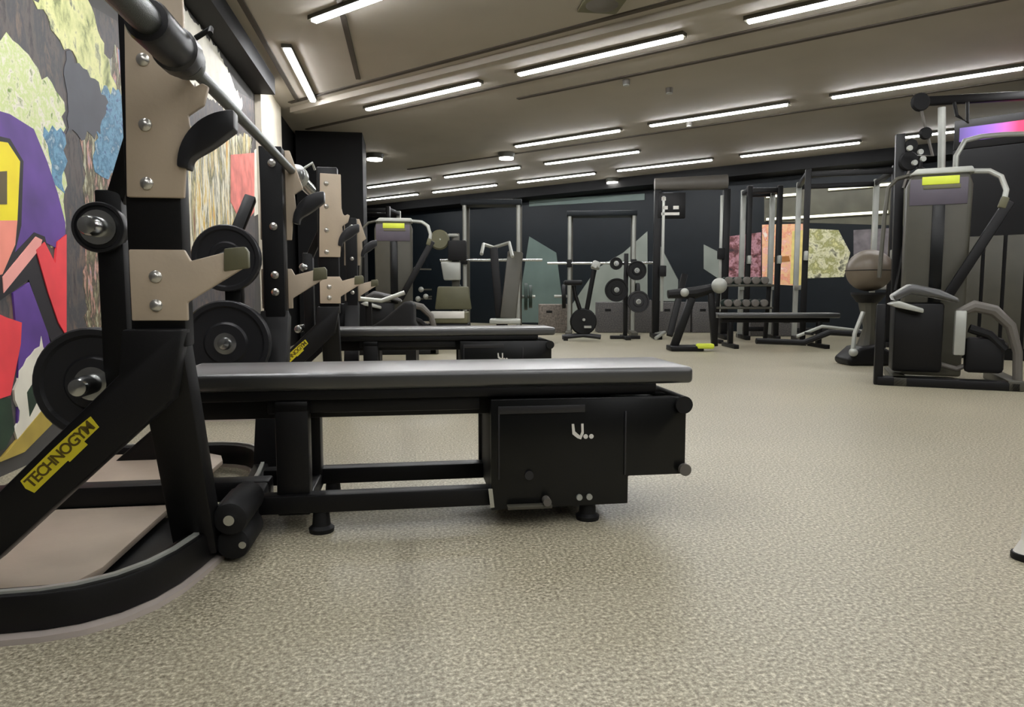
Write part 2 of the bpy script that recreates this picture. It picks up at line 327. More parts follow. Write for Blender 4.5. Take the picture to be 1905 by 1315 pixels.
# --- uprights
FX = .04
def leg_post(sgn):
    y0 = sgn*.55
    b = MB(Matrix.Translation((FX if sgn > 0 else 0,0,0))); top = 1.36 if sgn < 0 else 1.2
    b.prism([(-.062,.56),(.048,.56),(.05,top),(-.06,top)] if sgn < 0 else [(-.05,.56),(.03,.56),(.03,top),(-.05,top)], 'y', y0-.03, y0+.03)
    b.bar((-.012, y0, .60), (-.012, sgn*.34, .04), .07, .10, (1,0,0)); return b.build('upright', black, st, .006)
def strut(sgn):
    y0 = sgn*.58; b = MB(); b.prism(lz([(-.589,.60),(-.47,.60),(-.50,.45),(-.861,.117),(-1.02,-.002),(-1.12,-.002),(-1.1,.04),(-.853,.255),(-.6,.505)]), 'y', y0-.03, y0+.03)
    return b.build('rear_strut', black, st, .006)
for sg in (-1, 1):
    leg_post(sg); s_ = strut(sg)
    yo = sg*.61 ; a0, a1 = (yo-.004, yo+.001) if sg < 0 else (yo-.001, yo+.004)
    mid = Vector((-.716-SX, yo, .343)); ang = math.atan2(.511-.255, .264)
    e = Vector((math.cos(ang), 0, math.sin(ang))); nrm = Vector((-math.sin(ang), 0, math.cos(ang)))
    pts = [mid + e*u + nrm*v for u, v in ((-.094,-.018),(.0,-.018),(.0,-.0225),(.05,-.0225),(.05,-.013),(.092,-.013),(.097,.014),(.05,.018),(-.005,.019),(-.094,.018),(-.099,0))]
    pl = MB().prism([(q.x, q.z) for q in pts], 'y', *( (yo-.002, yo+.0) if sg < 0 else (yo, yo+.002))).build('logo_label', yellow, s_)
    X = Matrix((( e.x, nrm.x, 0, 0), (0, 0, -1, 0), (e.z, nrm.z, 0, 0), (0,0,0,1)))
    X.translation = mid + Vector((-e.x*.002, -.0024, 0))
    if sg < 0: letters('TECHNOGYM', .0315, ylett, 'logo_lettering', s_, X, .0004, .86)
for sg in (-1, 1):
    y1 = sg*.58; a, c = (y1-.012, y1+.001) if sg < 0 else (y1-.001, y1+.012)
    up_pts = [(-.586,.872),(-.474,.872),(-.468,.945),(-.452,.955),(-.46,1.04),(-.428,1.062),(-.418,1.10),(-.43,1.106),(-.445,1.098),(-.455,1.11),(-.462,1.14),(-.462,1.32),(-.572,1.325)]
    if sg > 0: up_pts = [(x, min(z, 1.2)) for x, z in up_pts if z < 1.08] + [(-.474,1.2),(-.58,1.2)]
    O = Matrix.Translation((FX if sg > 0 else .012,0,0))
    p1 = MB(O).prism(lz(up_pts), 'y', a, c).build('hook_plate', tan, st, .003)
    p2 = MB(O).prism(lz([(-.587,.617),(-.476,.617),(-.476,.655),(-.365,.725),(-.352,.735),(-.352,.76),(-.362,.770),(-.466,.742),(-.478,.765),(-.587,.765)]), 'y', a, c).build('spotter_plate', tan, st, .003)
    mbp = MB(O).prism(lz([(-.40,.72),(-.349,.728),(-.349,.762),(-.356,.773),(-.398,.768)]), 'y', a-.003, c+.003).build('arm_pad', olive, p2, .003)
    yb = a if sg < 0 else a
    hk = MB(Matrix.Translation((FX if sg > 0 else -.004,0,0))); n = 14; o1 = []; o2 = []
    for i in range(n+1):
        f = i/n; an = R_(180+92*f)
        cx, cz, rx, rz_ = -.352, .94, .115, -.105
        o1.append((-.352+.116*math.cos(R_(180-90*f)), .935+.118*math.sin(R_(180-90*f))))
        wd = .022+.02*math.sin(math.pi*min(1, f*1.0))
        o2.append((-.345+(.1-.0)*math.cos(R_(180-86*f)), .93+(.118-wd*1.55)*math.sin(R_(180-86*f))))
    hk.prism(lz(o1 + o2[::-1]), 'y', a-.008, c+.02).build('bar_hook', rubber2, st, .004)
    for bx, bz in ((-.542,1.147),(-.543,1.018),(-.545,.9),(-.536,.709),(-.537,.649),(-.54,1.27)):
        yy = a; par = p1 if bz > .8 else p2
        if sg > 0 and bz > 1.2: continue
        MB(O).lathe(L(bx, SY+ (a if sg < 0 else c), bz), (0, -1 if sg < 0 else 1, 0), [(.013,-.002),(.013,.003),(.009,.007),(.003,.009)], 14).build('bolt', bolt, par)
# dark inner liner of the far upright with its bolts
ln = MB(Matrix.Translation((.02,0,0))).prism([(-.022,.575),(.048,.575),(.05,1.2),(-.03,1.2)], 'y', .508, .5195).build('inner_plate', rubber, st, .003)
for bz in (1.14,.915,.74,.678): MB().lathe((.035,.508,bz), (0,-1,0), [(.014,-.001),(.014,.003),(.007,.009)], 14).build('bolt', bolt, ln)
# rear posts with storage horns
for sg, x_ in ((-1,-.125), (1,-.09)):
    y0 = sg*.46; b = MB()
    b.bar((x_-.005, y0, .40), (x_-.005, y0, .9), .055, .06, (0,1,0)); b.bar((x_, y0, .87), (-.045, sg*.53, 1.02), .04, .035, (0,1,0))
    pr = b.build('rear_post', black, st, .005)
    for hz, hx in (((.817,-.147),(.474,-.182)) if sg < 0 else ((.795,-.105),(.50,-.115))):
        MB().lathe((hx, y0+.08*(1), hz), (0,-1,0), [(.022,0),(.022,.17),(.018,.18),(.004,.183)], 18).build('storage_horn', chrome, st)
        b = MB(); b.bar((hx, y0+.02, hz), (x_, y0+.02, hz), .03, .04); b.build('horn_bracket', black, st, .004)
# --- base
def arc(cx, cy, r, a0, a1, n=8): return [(cx+r*math.cos(R_(a0+(a1-a0)*i/n)), cy+r*math.sin(R_(a0+(a1-a0)*i/n))) for i in range(n+1)]
half = [(-1.22,1.44),(-1.0,1.436),(-.80,1.438),(-.72,1.444),(-.66,1.462),(-.60,1.503),(-.555,1.565),(-.525,1.64),(-.505,1.73),(-.49,1.83),(-.478,1.95),(-.47,2.07)]
for sg in (-1, 1):
    pth = [(x-SX, (y-SY)*(-sg)) for x, y in half]
    w_ = .05 if sg < 0 else -.05
    MB().ribbon(pth, w_, .012, .088).build('base_arc', black, st, .006)
    pth2 = [(x-SX+.0, (y-SY)*(-sg)) for x, y in half]
    MB().ribbon([(x+(.012 if x > -.15 else 0), y-.026 if sg < 0 else y+.026) for x, y in pth2], .08 if sg < 0 else -.08, 0, .012).build('base_skirt', mat('grey_skirt', lin(178,168,160), .35) if 'grey_skirt' not in bpy.data.materials else bpy.data.materials['grey_skirt'], st)
    MB().ribbon([(x-(.012 if x < .1 else 0), y+.012*sg*(-1)*(1)) for x, y in pth], .012 if sg < 0 else -.012, .088, .094).build('rim_highlight', silver, st)  # pale strip paints the highlight along the arc's top edge
    if sg > 0 and False: pass
    if sg < 0: MB().prism([(-1.2-SX,-.70),(-.72-SX,-.68),(-.585-SX,-.56),(-.54-SX,-.42),(-.52-SX,-.06),(-1.2-SX,-.06)], 'z', .012, .03).build('dark_void_sheet', black, st, .003)  # black sheet added to darken the open void inside the arc
    ys = sorted(((1.49-SY)*(-sg), (2.10-SY)*(-sg)))
    MB().prism([(-1.22-SX,(1.49-SY)*(-sg)),(-.80-SX,(1.49-SY)*(-sg)),(-.715-SX,(1.56-SY)*(-sg)),(-.69-SX,(1.64-SY)*(-sg)),(-.69-SX,(2.11-SY)*(-sg)),(-1.22-SX,(2.11-SY)*(-sg))], 'z', .045, .062).build('spotter_platform', tan2, st, .003)
MB().bb((-.75,-.035,.06), (.10,.035,.12)).build('spine_tube', black, st, .006)
MB().bb((-.74,-.72,.012), (-.68,.72,.08)).build('rear_tube', black, st, .006)
b = MB(); b.bb((.035,-.36,.02), (.095,-.20,.15)); b.cyl((.075,-.39,.12), (.075,-.18,.12), .042); b.cyl((.075,-.37,.05), (.075,-.20,.05), .042); b.bar((.07,-.22,.06),(.07,-.03,.09),.06,.06); b.build('hinge_block', rubber, st, .01)
MB().cyl((.075,-.40,.12), (.075,-.388,.12), .013).build('hinge_bolt', chrome, st)
MB().cyl((.10,-.38,.05), (.10,-.368,.05), .009).build('hinge_bolt', chrome, st)
# --- bench
bx0, bx1 = -.66-SX, .84-SX; yf = -.17
pad = MB().bb((bx0, yf, .405), (bx1, -yf, .455)).build('bench_pad', vinyl, st, .014, 4)
MB().bb((bx0+.02, yf+.015, .375), (.73-SX, -yf-.015, .408)).build('pad_board', black, st, .006)
b = MB(); b.bb((bx0+.05,-.06,.31), (.6-SX,.06,.38)); b.bb((-.40-SX,-.13,.335), (.2-SX,-.12,.376)); b.build('under_beam', black, st, .008)
fr = MB(); fr.bb((-.375-SX,-.16,.05), (-.285-SX,-.10,.37)); fr.bb((-.375-SX,.10,.05), (-.285-SX,.16,.37)); fr.bb((-.375-SX,-.16,.34),(-.285-SX,.16,.375)); fr.bb((-.375-SX,-.16,.05),(-.285-SX,.16,.1)); fr.build('leg_frame', black, st, .006)
MB().bb((-.47-SX,-.18,.060), (.24-SX,-.125,.112)).build('lower_beam', black, st, .006)
MB().bb((-.47-SX,.125,.060), (.24-SX,.18,.112)).build('lower_beam', black, st, .006)
for fx in (-.256,.52):
    for sg in (-1, 1): MB().lathe((fx-SX, sg*.155, 0), (0,0,1), [(.034,0),(.036,.012),(.026,.02),(.022,.064)], 18).build('foot', rubber, st)
# foot end housing and folding step
hs = MB().prism(lz([(.225,.05),(.634,.052),(.634,.135),(.81,.135),(.81,.34),(.80,.365),(.76,.372),(.225,.372)]), 'y', -.19, -.178).build('end_housing', blackg, st, .003)
MB().prism(lz([(.225,.05),(.634,.052),(.634,.135),(.81,.135),(.81,.34),(.80,.365),(.76,.372),(.225,.372)]), 'y', .178, .19).build('end_housing', blackg, st, .003)
MB().bb((.235-SX,-.178,.06), (.62-SX,.178,.355)).build('drawer_box', rubber, st, .004)
MB().bb((.63-SX,-.178,.14), (.80-SX,.178,.345)).build('fold_box', rubber, st, .01)
b = MB(); b.bb((.245-SX,-.194,.33), (.50-SX,-.188,.352)); b.bb((.245-SX,-.194,.14),(.250-SX,-.188,.33)); b.bb((.62-SX,-.194,.14),(.626-SX,-.188,.33)); b.build('trim_strip', rubber2, hs, .001)
b = MB(); b.prism(lz([(.33,.37),(.38,.392),(.70,.392),(.77,.37)]), 'y', -.14, .14); b.build('rocker', rubber, st, .006)
b = MB(); b.cyl(L(.80,SY-.2,.345), L(.80,SY+.2,.345), .026); b.build('hinge_rod', rubber, st)
MB().cyl(L(.806,SY-.205,.15), L(.806,SY-.17,.15), .018).build('knob', grey, st)
MB().cyl(L(.335,SY-.2,.15), L(.335,SY-.18,.15), .013).build('knob', rubber2, st)
MB().cyl(L(.385,SY-.22,.075), L(.385,SY-.18,.075), .012).build('pin', grey, st)
MB().bb((.27-SX,-.215,.055), (.40-SX,-.19,.066)).build('latch_bar', dgrey, st, .002)
b = MB(); b.bar(L(.222,SY-.196,.115), L(.228,SY-.196,.06), .012, .006, (0,1,0)); b.build('latch', chrome, st)
for q in (.485,.515): MB().cyl(L(q,SY-.197,.078), L(q,SY-.188,.078), .009).build('screw', silver, hs)
# white emblem on the housing: a two-horned U with two dots
em = MB(); z0 = .262
em.prism(lz([(.461,z0+.034),(.468,z0+.034),(.471,z0+.012),(.486,z0-.001),(.490,z0+.010),(.489,z0+.034),(.496,z0+.034),(.497,z0+.006),(.489,z0-.012),(.478,z0-.008),(.463,z0+.004)]), 'y', -.1925, -.19)
for q in (.503,.520): em.cyl(L(q,SY-.1925,z0-.004), L(q,SY-.19,z0-.004), .0068)
em.build('white_emblem', white, hs)
# second station: the same machine one bay farther
st2 = dup(st); st2.location = (SX+.085, SY+2.42, 0); st2['label'] = 'second bench press station, farther along the graffiti wall behind the near bench'
for o in (st, st2): o['group'] = 'bench press stations along the graffiti wall'
# near barbell
bz_ = 1.128; bX = -.428
bb = thing('barbell', 'steel barbell racked on the hooks of the near bench press station', 'barbell', (bX, SY, bz_))
MB().cyl((0,-.655,0), (0,.655,0), .014).build('bar_shaft', steel, bb)
for sg in (-1, 1):
    MB().lathe((0,sg*.655,0), (0,sg,0), [(.014,-.03),(.028,-.028),(.028,0),(.036,.001),(.036,.02),(.025,.021),(.025,.415),(.02,.42)], 24).build('sleeve', chrome if sg > 0 else steel, bb)
for sg, l in ((-1,'black spring collar on the near end of the barbell'), (1,'grey spring collar on the far end of the barbell')):
    c_ = thing('barbell_collar', l, 'collar', (bX, SY+sg*.70, bz_)); b = MB()
    L2 = .19 if sg < 0 else .066
    b.lathe((0,-.02*sg,0), (0,sg,0), [(.0265,0),(.038,.002),(.042,.012),(.042,.05),(.037,.056),(.038,L2-.01),(.035,L2),(.0265,L2+.001)], 24); b.build('ring', rubber2 if sg < 0 else silver, c_)
    b = MB(); b.tube([(.03,0,.03),(.06,0,.05),(.065,sg*.03,.03)], .005); b.build('lever', rubber if sg < 0 else silver, c_)
# plates: lathed bumper discs
def disc(loc, ax, r, th, label, m=rubber, hub=chrome, group=None, hr=.025):
    t = thing('weight_plate', label, 'weight plate', loc, 0, group)
    t.rotation_euler = Vector(ax).to_track_quat('Z','Y').to_euler()
    MB().lathe((0,0,-th/2), (0,0,1), [(hr,0),(r*.45,0),(r*.5,th*.2),(r*.82,th*.2),(r*.87,0),(r*.97,0),(r,th*.12),(r,th*.88),(r*.97,th),(r*.87,th),(r*.82,th*.8),(r*.5,th*.8),(r*.45,th),(hr,th)], 40).build('disc', m, t)
    MB().lathe((0,0,-th/2-.003), (0,0,1), [(hr*.95,0),(hr*1.5,.001),(hr*1.5,th+.005),(hr*.95,th+.006)], 24).build('hub', hub, t)
    return t
PG = 'black weight plates stored on the horns of the near station'
disc((-.702, SY-.41-.06, .474), (0,-1,0), .125, .035, 'large black plate on the low storage horn nearest the viewer', rubber2, chrome, PG)
disc((-.667, SY-.41-.08, .817), (0,-1,0), .055, .03, 'small black plate on the high storage horn beside the near upright', rubber2, chrome, PG)
disc((-.625, SY+.405, .795), (0,-1,0), .115, .035, 'black plate on the high storage horn of the far upright', rubber2, rubber, PG)
disc((-.635, SY+.405, .50), (0,-1,0), .15, .04, 'large black plate on the low storage horn of the far upright', rubber2, chrome, PG)
# ================================================================== machines at the back and right
def selector(name, label, loc, rz, full=True, group=None):
    t = thing(name, label, 'exercise machine', loc, rz, group)
    sh = MB().prism([(-.2,.02),(.22,.02),(.235,1.42),(.2,1.52),(-.17,1.52),(-.21,1.42)], 'y', 0, .2).build('weight_shroud', dgrey, t, .02, 3)
    MB().bb((-.19,-.006,1.28), (.20,.002,1.47)).build('upper_panel', pgrey, sh, .004)
    MB().bb((-.03,-.012,.55), (.055,.002,1.28)).build('weight_slot', blackg, sh, .004)
    MB().bb((-.11,-.014,1.425), (.14,-.004,1.485)).build('instruction_label', lime, sh, .004)
    MB().bb((-.10,-.011,1.395), (.15,-.004,1.425)).build('label_band', olive, sh, .002)
    MB().prism([(-.2,1.5),(.24,1.5),(.22,1.545),(-.15,1.545)], 'y', -.02, .22).build('top_cap', silver, t, .01, 3)
    MB().tube([(-.16,.08,1.52),(-.28,.06,1.49),(-.34,.02,1.42),(-.36,-.02,1.2),(-.38,-.05,.75)], .016).build('side_arm', dgrey, t)
    MB().tube([(.22,.08,1.52),(.34,.06,1.51),(.41,.02,1.46),(.44,-.02,1.36),(.42,-.04,1.24)], .02).build('side_arm', silver, t)
    MB().bar((.46,-.04,1.28), (.08,-.1,.60), .07, .05, (0,1,0)).build('lever_arm', black, t, .01)
    MB().box((.42,-.05,1.27), (.05,.05,.08), (0,.3,0)).build('lever_grip', olive, t, .008)
    st_ = MB(); st_.prism([(-.32,.62),(-.20,.70),(-.02,.66),(.1,.60),(.1,.57),(-.02,.60),(-.2,.63),(-.30,.58)], 'y', -.55, -.22); st_.build('seat', vinyl, t, .015, 3)
    MB().prism([(-.34,.56),(-.28,.585),(-.12,.53),(-.12,.50),(-.3,.54)], 'y', -.6, -.3).build('pale_seat_strip', silver, t, .01)
    MB().bb((-.3,-.5,.09), (.02,-.2,.57)).build('seat_column', black, t, .02)
    MB().bb((-.42,-.6,0), (-.36,-.52,.56)).build('front_post', black, t, .008)
    MB().bb((-.40,-.62,0), (.48,-.5,.06)).build('base_rail', black, t, .01)
    MB().bb((-.30,-.62,0.0), (-.2,.2,.06)).build('base_rail', dgrey, t, .01)
    MB().bb((.40,-.62,0.0), (.5,.2,.07)).build('base_rail', dgrey, t, .01)
    MB().bb((.08,-.56,.22), (.15,-.5,.52)).build('thigh_plate', silver, t, .01)
    MB().tube([(.1,-.5,.5),(.2,-.5,.55),(.32,-.5,.52),(.42,-.5,.42),(.47,-.5,.25),(.48,-.5,.05)], [.03,.04,.04,.035,.03,.03]).build('leg_tube', grey, t)
    MB().tube([(.18,-.48,.4),(.3,-.48,.36),(.4,-.48,.26)], .03).build('leg_roller', rubber, t)
    MB().bb((.16,-.5,.1), (.40,-.42,.34)).build('pivot_box', rubber, t, .03)
    MB().tube([(.0,-.45,.15),(.12,-.45,.12),(.3,-.45,.2),(.42,-.45,.3)], .018).build('pivot_rod', grey, t)
    return t
rm = selector('leg_extension_machine', 'tall grey selector machine with lime label before the black partition at right', (4.06, 4.97, 0), -R_(8.3+24)); rm.scale = (1,1,1.06)
q = dep(1752, 300, 5.45); 
selector('chest_press_machine', 'grey selector machine with lime label beyond the second bench press station', (-.19, 8.35, 0), -R_(0))
# cable tower behind the right machine: white post, curved white tube, black beam with pulleys
ct = thing('cable_tower', 'black cable tower with beam, pulleys and curved white tube at the upper right', 'exercise machine', (4.55, 5.75, 0), -R_(30))
c0 = Matrix.Translation((4.55,5.75,0)) @ Matrix.Rotation(-R_(30),4,'Z'); ci = c0.inverted()
def cp(x, y, D): return ci @ dep(x, y, D)
MB().tube([cp(1747,545,6.0), cp(1750,400,6.0), cp(1752,262,6.0), cp(1752,200,6.0)], .03).build('white_post', silver, ct)
MB().tube([cp(1783,560,6.1), cp(1777,320,6.1), cp(1779,290,6.1), cp(1795,262,6.1), cp(1825,254,6.1), cp(1870,250,6.1), cp(1990,246,6.1)], .022).build('curved_tube', silver, ct)
MB().bar(cp(1700,190,6.0), cp(2040,170,6.6), .07, .07).build('top_beam', black, ct, .008)
e = cp(1668,560,6.0); MB().bar((e.x,e.y,0), cp(1675,250,6.0), .07, .07, (0,1,0)).build('upright', black, ct, .006)
e = cp(2020,300,6.4); MB().bar((e.x,e.y,0), cp(2020,180,6.4), .09, .09, (0,1,0)).build('upright', black, ct, .006)
e = cp(1752,545,6.0); MB().bar((e.x,e.y,0), cp(1747,540,6.0), .09, .09, (0,1,0)).build('post_foot', black, ct, .006)
for x, y, r in ((1712,190,.075),(1722,248,.05),(1690,300,.08),(1712,322,.05),(1700,345,.07),(1695,270,.05)):
    e = cp(x, y, 5.95); n_ = ci.to_3x3() @ fh; MB().lathe(e - n_*.02, n_, [(r*.3,0),(r*.9,0),(r,.008),(r*.8,.02),(r,.032),(r*.9,.04),(r*.3,.04)], 20).build('pulley', rubber, ct)
for x, y in ((1711,283),(1716,296),(1700,303),(1691,276)):
    e = cp(x, y, 5.85); n_ = ci.to_3x3() @ fh; MB().cyl(e - n_*.02, e, .022).build('pulley_bolt', silver, ct)
MB().tube([cp(1712,195,5.95), cp(1720,230,5.95), cp(1735,290,5.95), cp(1700,290,5.95), cp(1680,350,5.95)], .012).build('bracket', grey, ct)
MB().tube([cp(1775,190,6.0), cp(1780,215,6.0), cp(1800,228,6.0), cp(1800,190,6.0)], .014).build('hanger', black, ct)
MB().tube([cp(1712,300,5.95), cp(1690,420,5.95), cp(1668,540,5.95)], .022).build('swing_arm', black, ct)
# black partition with a colour screen above
pa = Vector((6.6,5.55,0)); pb = Vector((5.68,6.6,0)); d_ = pb-pa
pp = thing('partition', 'tall black panelled partition behind the grey selector machine at the right edge', 'partition', ((pa+pb)/2), math.atan2(d_.y, d_.x)+math.pi)
Lp = d_.length/2
MB().bb((-Lp-.1,-.06,0), (Lp+1.4,.06,2.14)).build('panel', black_wall, pp, .01)
for i in range(5): MB().bb((-Lp+.05+.18*i,-.075,.12), (-Lp+.2+.18*i,-.058,1.25)).build('fluted_slat', dgrey, pp, .008)
sc = thing('light_screen', 'purple and red glowing light band above the black partition', 'screen', (pp.location.x, pp.location.y, 2.14), pp.rotation_euler.z)
ms = bpy.data.materials.new('screen_glow'); ms.use_nodes = True; nt = ms.node_tree; bs = nt.nodes['Principled BSDF']; tc = nt.nodes.new('ShaderNodeTexCoord'); sx = nt.nodes.new('ShaderNodeSeparateXYZ'); cr = nt.nodes.new('ShaderNodeValToRGB'); mrn = nt.nodes.new('ShaderNodeMapRange')
mrn.inputs['From Min'].default_value = -.8; mrn.inputs['From Max'].default_value = .0
nt.links.new(tc.outputs['Object'], sx.inputs[0]); nt.links.new(sx.outputs['X'], mrn.inputs['Value']); nt.links.new(mrn.outputs['Result'], cr.inputs['Fac'])
el = cr.color_ramp.elements; el[0].position = 0; el[0].color = (.05,.03,.15,1); el[1].position = 1; el[1].color = (.9,.03,.08,1)
for p_, c_ in ((.25,(.2,.1,.5)),(.42,(.35,.12,.6)),(.55,(.6,.12,.5)),(.68,(.9,.04,.15))): e = el.new(p_); e.color = (*c_,1)
nt.links.new(cr.outputs['Color'], bs.inputs['Emission Color']); bs.inputs['Emission Strength'].default_value = .5; bs.inputs['Base Color'].default_value = (.02,.02,.02,1)
MB().bb((-Lp-.1,-.05,.003), (Lp+1.4,.05,.3)).build('casing', black, sc, .01)
MB().bb((-Lp-.05,-.056,.08), (Lp+1.35,-.05,.22)).build('light_band', ms, sc)
# round padded ball on a wheeled stand left of the right machine
def P0(x, y): return hit(x, y, (0,0,1), 0)
e = dep(1617, 505, 6.6); bs_ = thing('boxing_dummy', 'dark stand with base block left of the grey selector machine', 'stand', (e.x, e.y, 0), -YAW)
b = MB(); b.prism([(-.22,0),(.22,0),(.2,.12),(.05,.2),(-.12,.17),(-.24,.06)], 'y', -.15, .15); b.build('base', black, bs_, .03, 3)
MB().tube([(0,0,.15),(.02,0,.35),(0,0,.62)], [.09,.05,.09]).build('post', dgrey, bs_)
MB().lathe((0,0,.56), (0,0,1), [(.02,0),(.1,.03),(.15,.1),(.15,.12)], 24).build('cradle', rubber, bs_)
MB().tube([(-.2,-.15,.1),(-.18,-.14,.3),(-.1,-.12,.5)], .02).build('side_rod', silver, bs_)
MB().ball((-.2,-.17,.13), .04).build('caster', silver, bs_)
bs_.name = 'ball_stand'; bs_['label'] = 'dark ball stand with pale rod left of the grey selector machine'
bl = thing('exercise_ball', 'brown leather ball resting on the dark stand', 'ball', (e.x, e.y, .885)); MB().ball((0,0,0), .205, (1,1,.95), 28).build('cover', brown, bl)
b = MB(); b.tube([(.2055*math.cos(2*math.pi*i/24), .2055*math.sin(2*math.pi*i/24), 0) for i in range(24)], .004, 6, True); b.build('seam', rubber, bl)
# power rack
def rack(label, loc, rz, wd, dp, ht, name='power_rack', m=black, group=None, rail=silver):
    t = thing(name, label, 'rack', loc, rz, group)
    for sx_ in (-1, 1):
        for sy in (-1, 1):
            u = MB().bb((sx_*wd/2-.035, sy*dp/2-.035, 0), (sx_*wd/2+.035, sy*dp/2+.035, ht)).build('upright', m if sy < 0 else rail, t, .006)
    for sx_ in (-1, 1):
        MB().bb((sx_*wd/2-.035,-dp/2-.15,0), (sx_*wd/2+.035,dp/2+.1,.06)).build('foot_rail', m, t, .006)
        MB().bb((sx_*wd/2-.03,-dp/2,ht-.08), (sx_*wd/2+.03,dp/2,ht-.02)).build('top_rail', m, t, .006)
        MB().bb((sx_*wd/2-.025,-dp/2,.72), (sx_*wd/2+.025,dp/2,.78)).build('safety_arm', rail, t, .006)
        MB().box((sx_*wd/2,-dp/2-.07,1.15), (.05,.09,.12)).build('hook', rail, t, .01)
    MB().bb((-wd/2,-dp/2-.025,ht-.1), (wd/2,-dp/2+.025,ht-.03)).build('cross_bar', m, t, .006)
    MB().bb((-wd/2,dp/2-.025,ht-.1), (wd/2,dp/2+.025,ht-.03)).build('cross_bar', m, t, .006)
    MB().bb((-wd/2,dp/2-.025,.1), (wd/2,dp/2+.025,.17)).build('cross_bar', m, t, .006)
    return t
def flat_bench(label, loc, rz, L_=1.25, name='flat_bench', group=None, hz=.43):
    t = thing(name, label, 'weight bench', loc, rz, group)
    MB().bb((-L_/2,-.14,hz-.06), (L_/2,.14,hz)).build('pad', vinyl, t, .015, 3)
    MB().bb((-L_/2+.08,-.03,hz-.12), (L_/2-.08,.03,hz-.06)).build('beam', black, t, .006)
    for s_ in (-1, 1):
        MB().bb((s_*(L_/2-.2)-.03,-.03,.04), (s_*(L_/2-.2)+.03,.03,hz-.1)).build('leg', black, t, .006)
        MB().bb((s_*(L_/2-.2)-.03,-.26,0), (s_*(L_/2-.2)+.03,.26,.05)).build('foot_bar', black, t, .006)
    return t
def barbell_far(label, loc, rz, half=1.05, z=0):
    t = thing('barbell', label, 'barbell', loc, rz); MB().cyl((-.65,0,0), (.65,0,0), .014).build('bar_shaft', chrome, t)
    for s_ in (-1, 1): MB().cyl((s_*.65,0,0), (s_*half,0,0), .025).build('sleeve', chrome, t)
    return t
# right rear: black rack with bench and the long low bench in front of it
e = P0(1440, 646)
flat_bench('long low dark bench in front of the graffiti poster on the back wall', (e.x, e.y, 0), -YAW, 1.5)
w_ = thing('sled_wheel_bar', 'low dark push sled with two wheels in front of the tall black rack', 'sled', (4.72, 7.5, 0), -YAW)
b = MB(); b.tube([(-.75,0,.12),(-.2,0,.10),(.1,0,.22),(.45,0,.2),(.62,0,.14)], .035); b.build('frame', black, w_)
MB().tube([(-.2,.2,.16),(.1,.2,.28),(.6,.2,.22)], .02).build('rail', silver, w_)
MB().bar((-.1,0,.2), (-.1,.2,.2), .03, .03).build('cross_tie', black, w_)
MB().bar((.5,0,.18), (.5,.2,.24), .03, .03).build('cross_tie', black, w_)
for wx in (.52,.68): MB().cyl((wx,-.03,.07), (wx,.03,.07), .07).build('wheel', rubber, w_)
e = P0(1445,632); rack('tall black power rack with two close uprights before the graffiti poster', (5.75, 8.75, 0), -R_(25), 1.0, 1.1, 2.25)
# functional trainer with big cylinder across its top
e = dep(1282, 620, 10.5); ft = thing('functional_trainer', 'wide cable trainer topped by a pale horizontal cylinder, centre right', 'exercise machine', (e.x, e.y, 0), -R_(14))
for sx_ in (-1, 1):
    MB().bb((sx_*.5-.05,-.05,0), (sx_*.5+.05,.1,2.2)).build('column', black, ft, .01)
    MB().bb((sx_*.42-.02,-.08,.4), (sx_*.42+.02,-.04,2.1)).build('guide_rail', silver, ft, .004)
    MB().bb((sx_*.5-.06,-.4,0), (sx_*.5+.06,.3,.07)).build('foot', black, ft, .01)
    MB().box((sx_*.42,-.1,1.0 if sx_ < 0 else 1.25), (.1,.08,.16)).build('carriage', rubber, ft, .01)
MB().cyl((-.55,0,2.28), (.5,0,2.3), .09, .11).build('top_cylinder', grey, ft)
MB().bb((-.5,-.06,1.78), (-.1,.06,2.15)).build('console_box', black, ft, .01)
for q_, a_ in (((-.42,-.07,2.06),(.06,.02,.05)), ((-.40,-.07,1.93),(.08,.02,.05)), ((-.24,-.07,1.93),(.08,.02,.05)), ((-.32,-.07,1.84),(.26,.02,.04))): MB().box(q_, a_).build('indicator', white, ft)
MB().bar((-.1,-.1,.95), (-.35,-.5,.06), .09, .07, (0,1,0)).build('brace', black, ft, .01)
MB().tube([(-.5,-.06,.06),(-.4,-.3,.1),(-.55,-.55,.03)], .025).build('pale_foot', silver, ft)
# smith machine with plates
def smith(label, loc, rz, wd, ht, plates):
    t = thing('smith_machine', label, 'exercise machine', loc, rz)
    for sx_ in (-1, 1):
        MB().cyl((sx_*wd/2,-.05,.05), (sx_*wd/2,-.05,ht-.05), .03).build('guide_rod', silver, t)
        MB().bb((sx_*wd/2-.03,.15,0), (sx_*wd/2+.05,.25,ht)).build('upright', dgrey, t, .008)
        MB().bb((sx_*wd/2-.05,-.55,0), (sx_*wd/2+.05,.35,.07)).build('foot_rail', dgrey, t, .01)
        MB().cyl((sx_*wd/2,.2,.62), (sx_*(wd/2+.25),.2,.62), .024).build('storage_horn', silver, t)
    MB().bb((-wd/2-.05,-.1,ht-.08), (wd/2+.05,.25,ht)).build('top_frame', navy, t, .01)
    MB().cyl((-wd/2-.35,-.12,1.15), (wd/2+.35,-.12,1.15), .02).build('bar', chrome, t)
    for sx_ in (-1, 1): MB().box((sx_*wd/2,-.1,1.15), (.09,.08,.12)).build('bar_carriage', rubber, t, .01)
    return t
e = dep(915, 640, 10.3); smith('smith machine with tall pale guide rods, left of centre', (e.x, e.y, 0), -R_(10), .78, 2.02, None)
M1 = Matrix.Translation((e.x, e.y, 0)) @ Matrix.Rotation(-R_(10), 4, 'Z'); ax1 = M1.to_3x3() @ Vector((1,0,0))
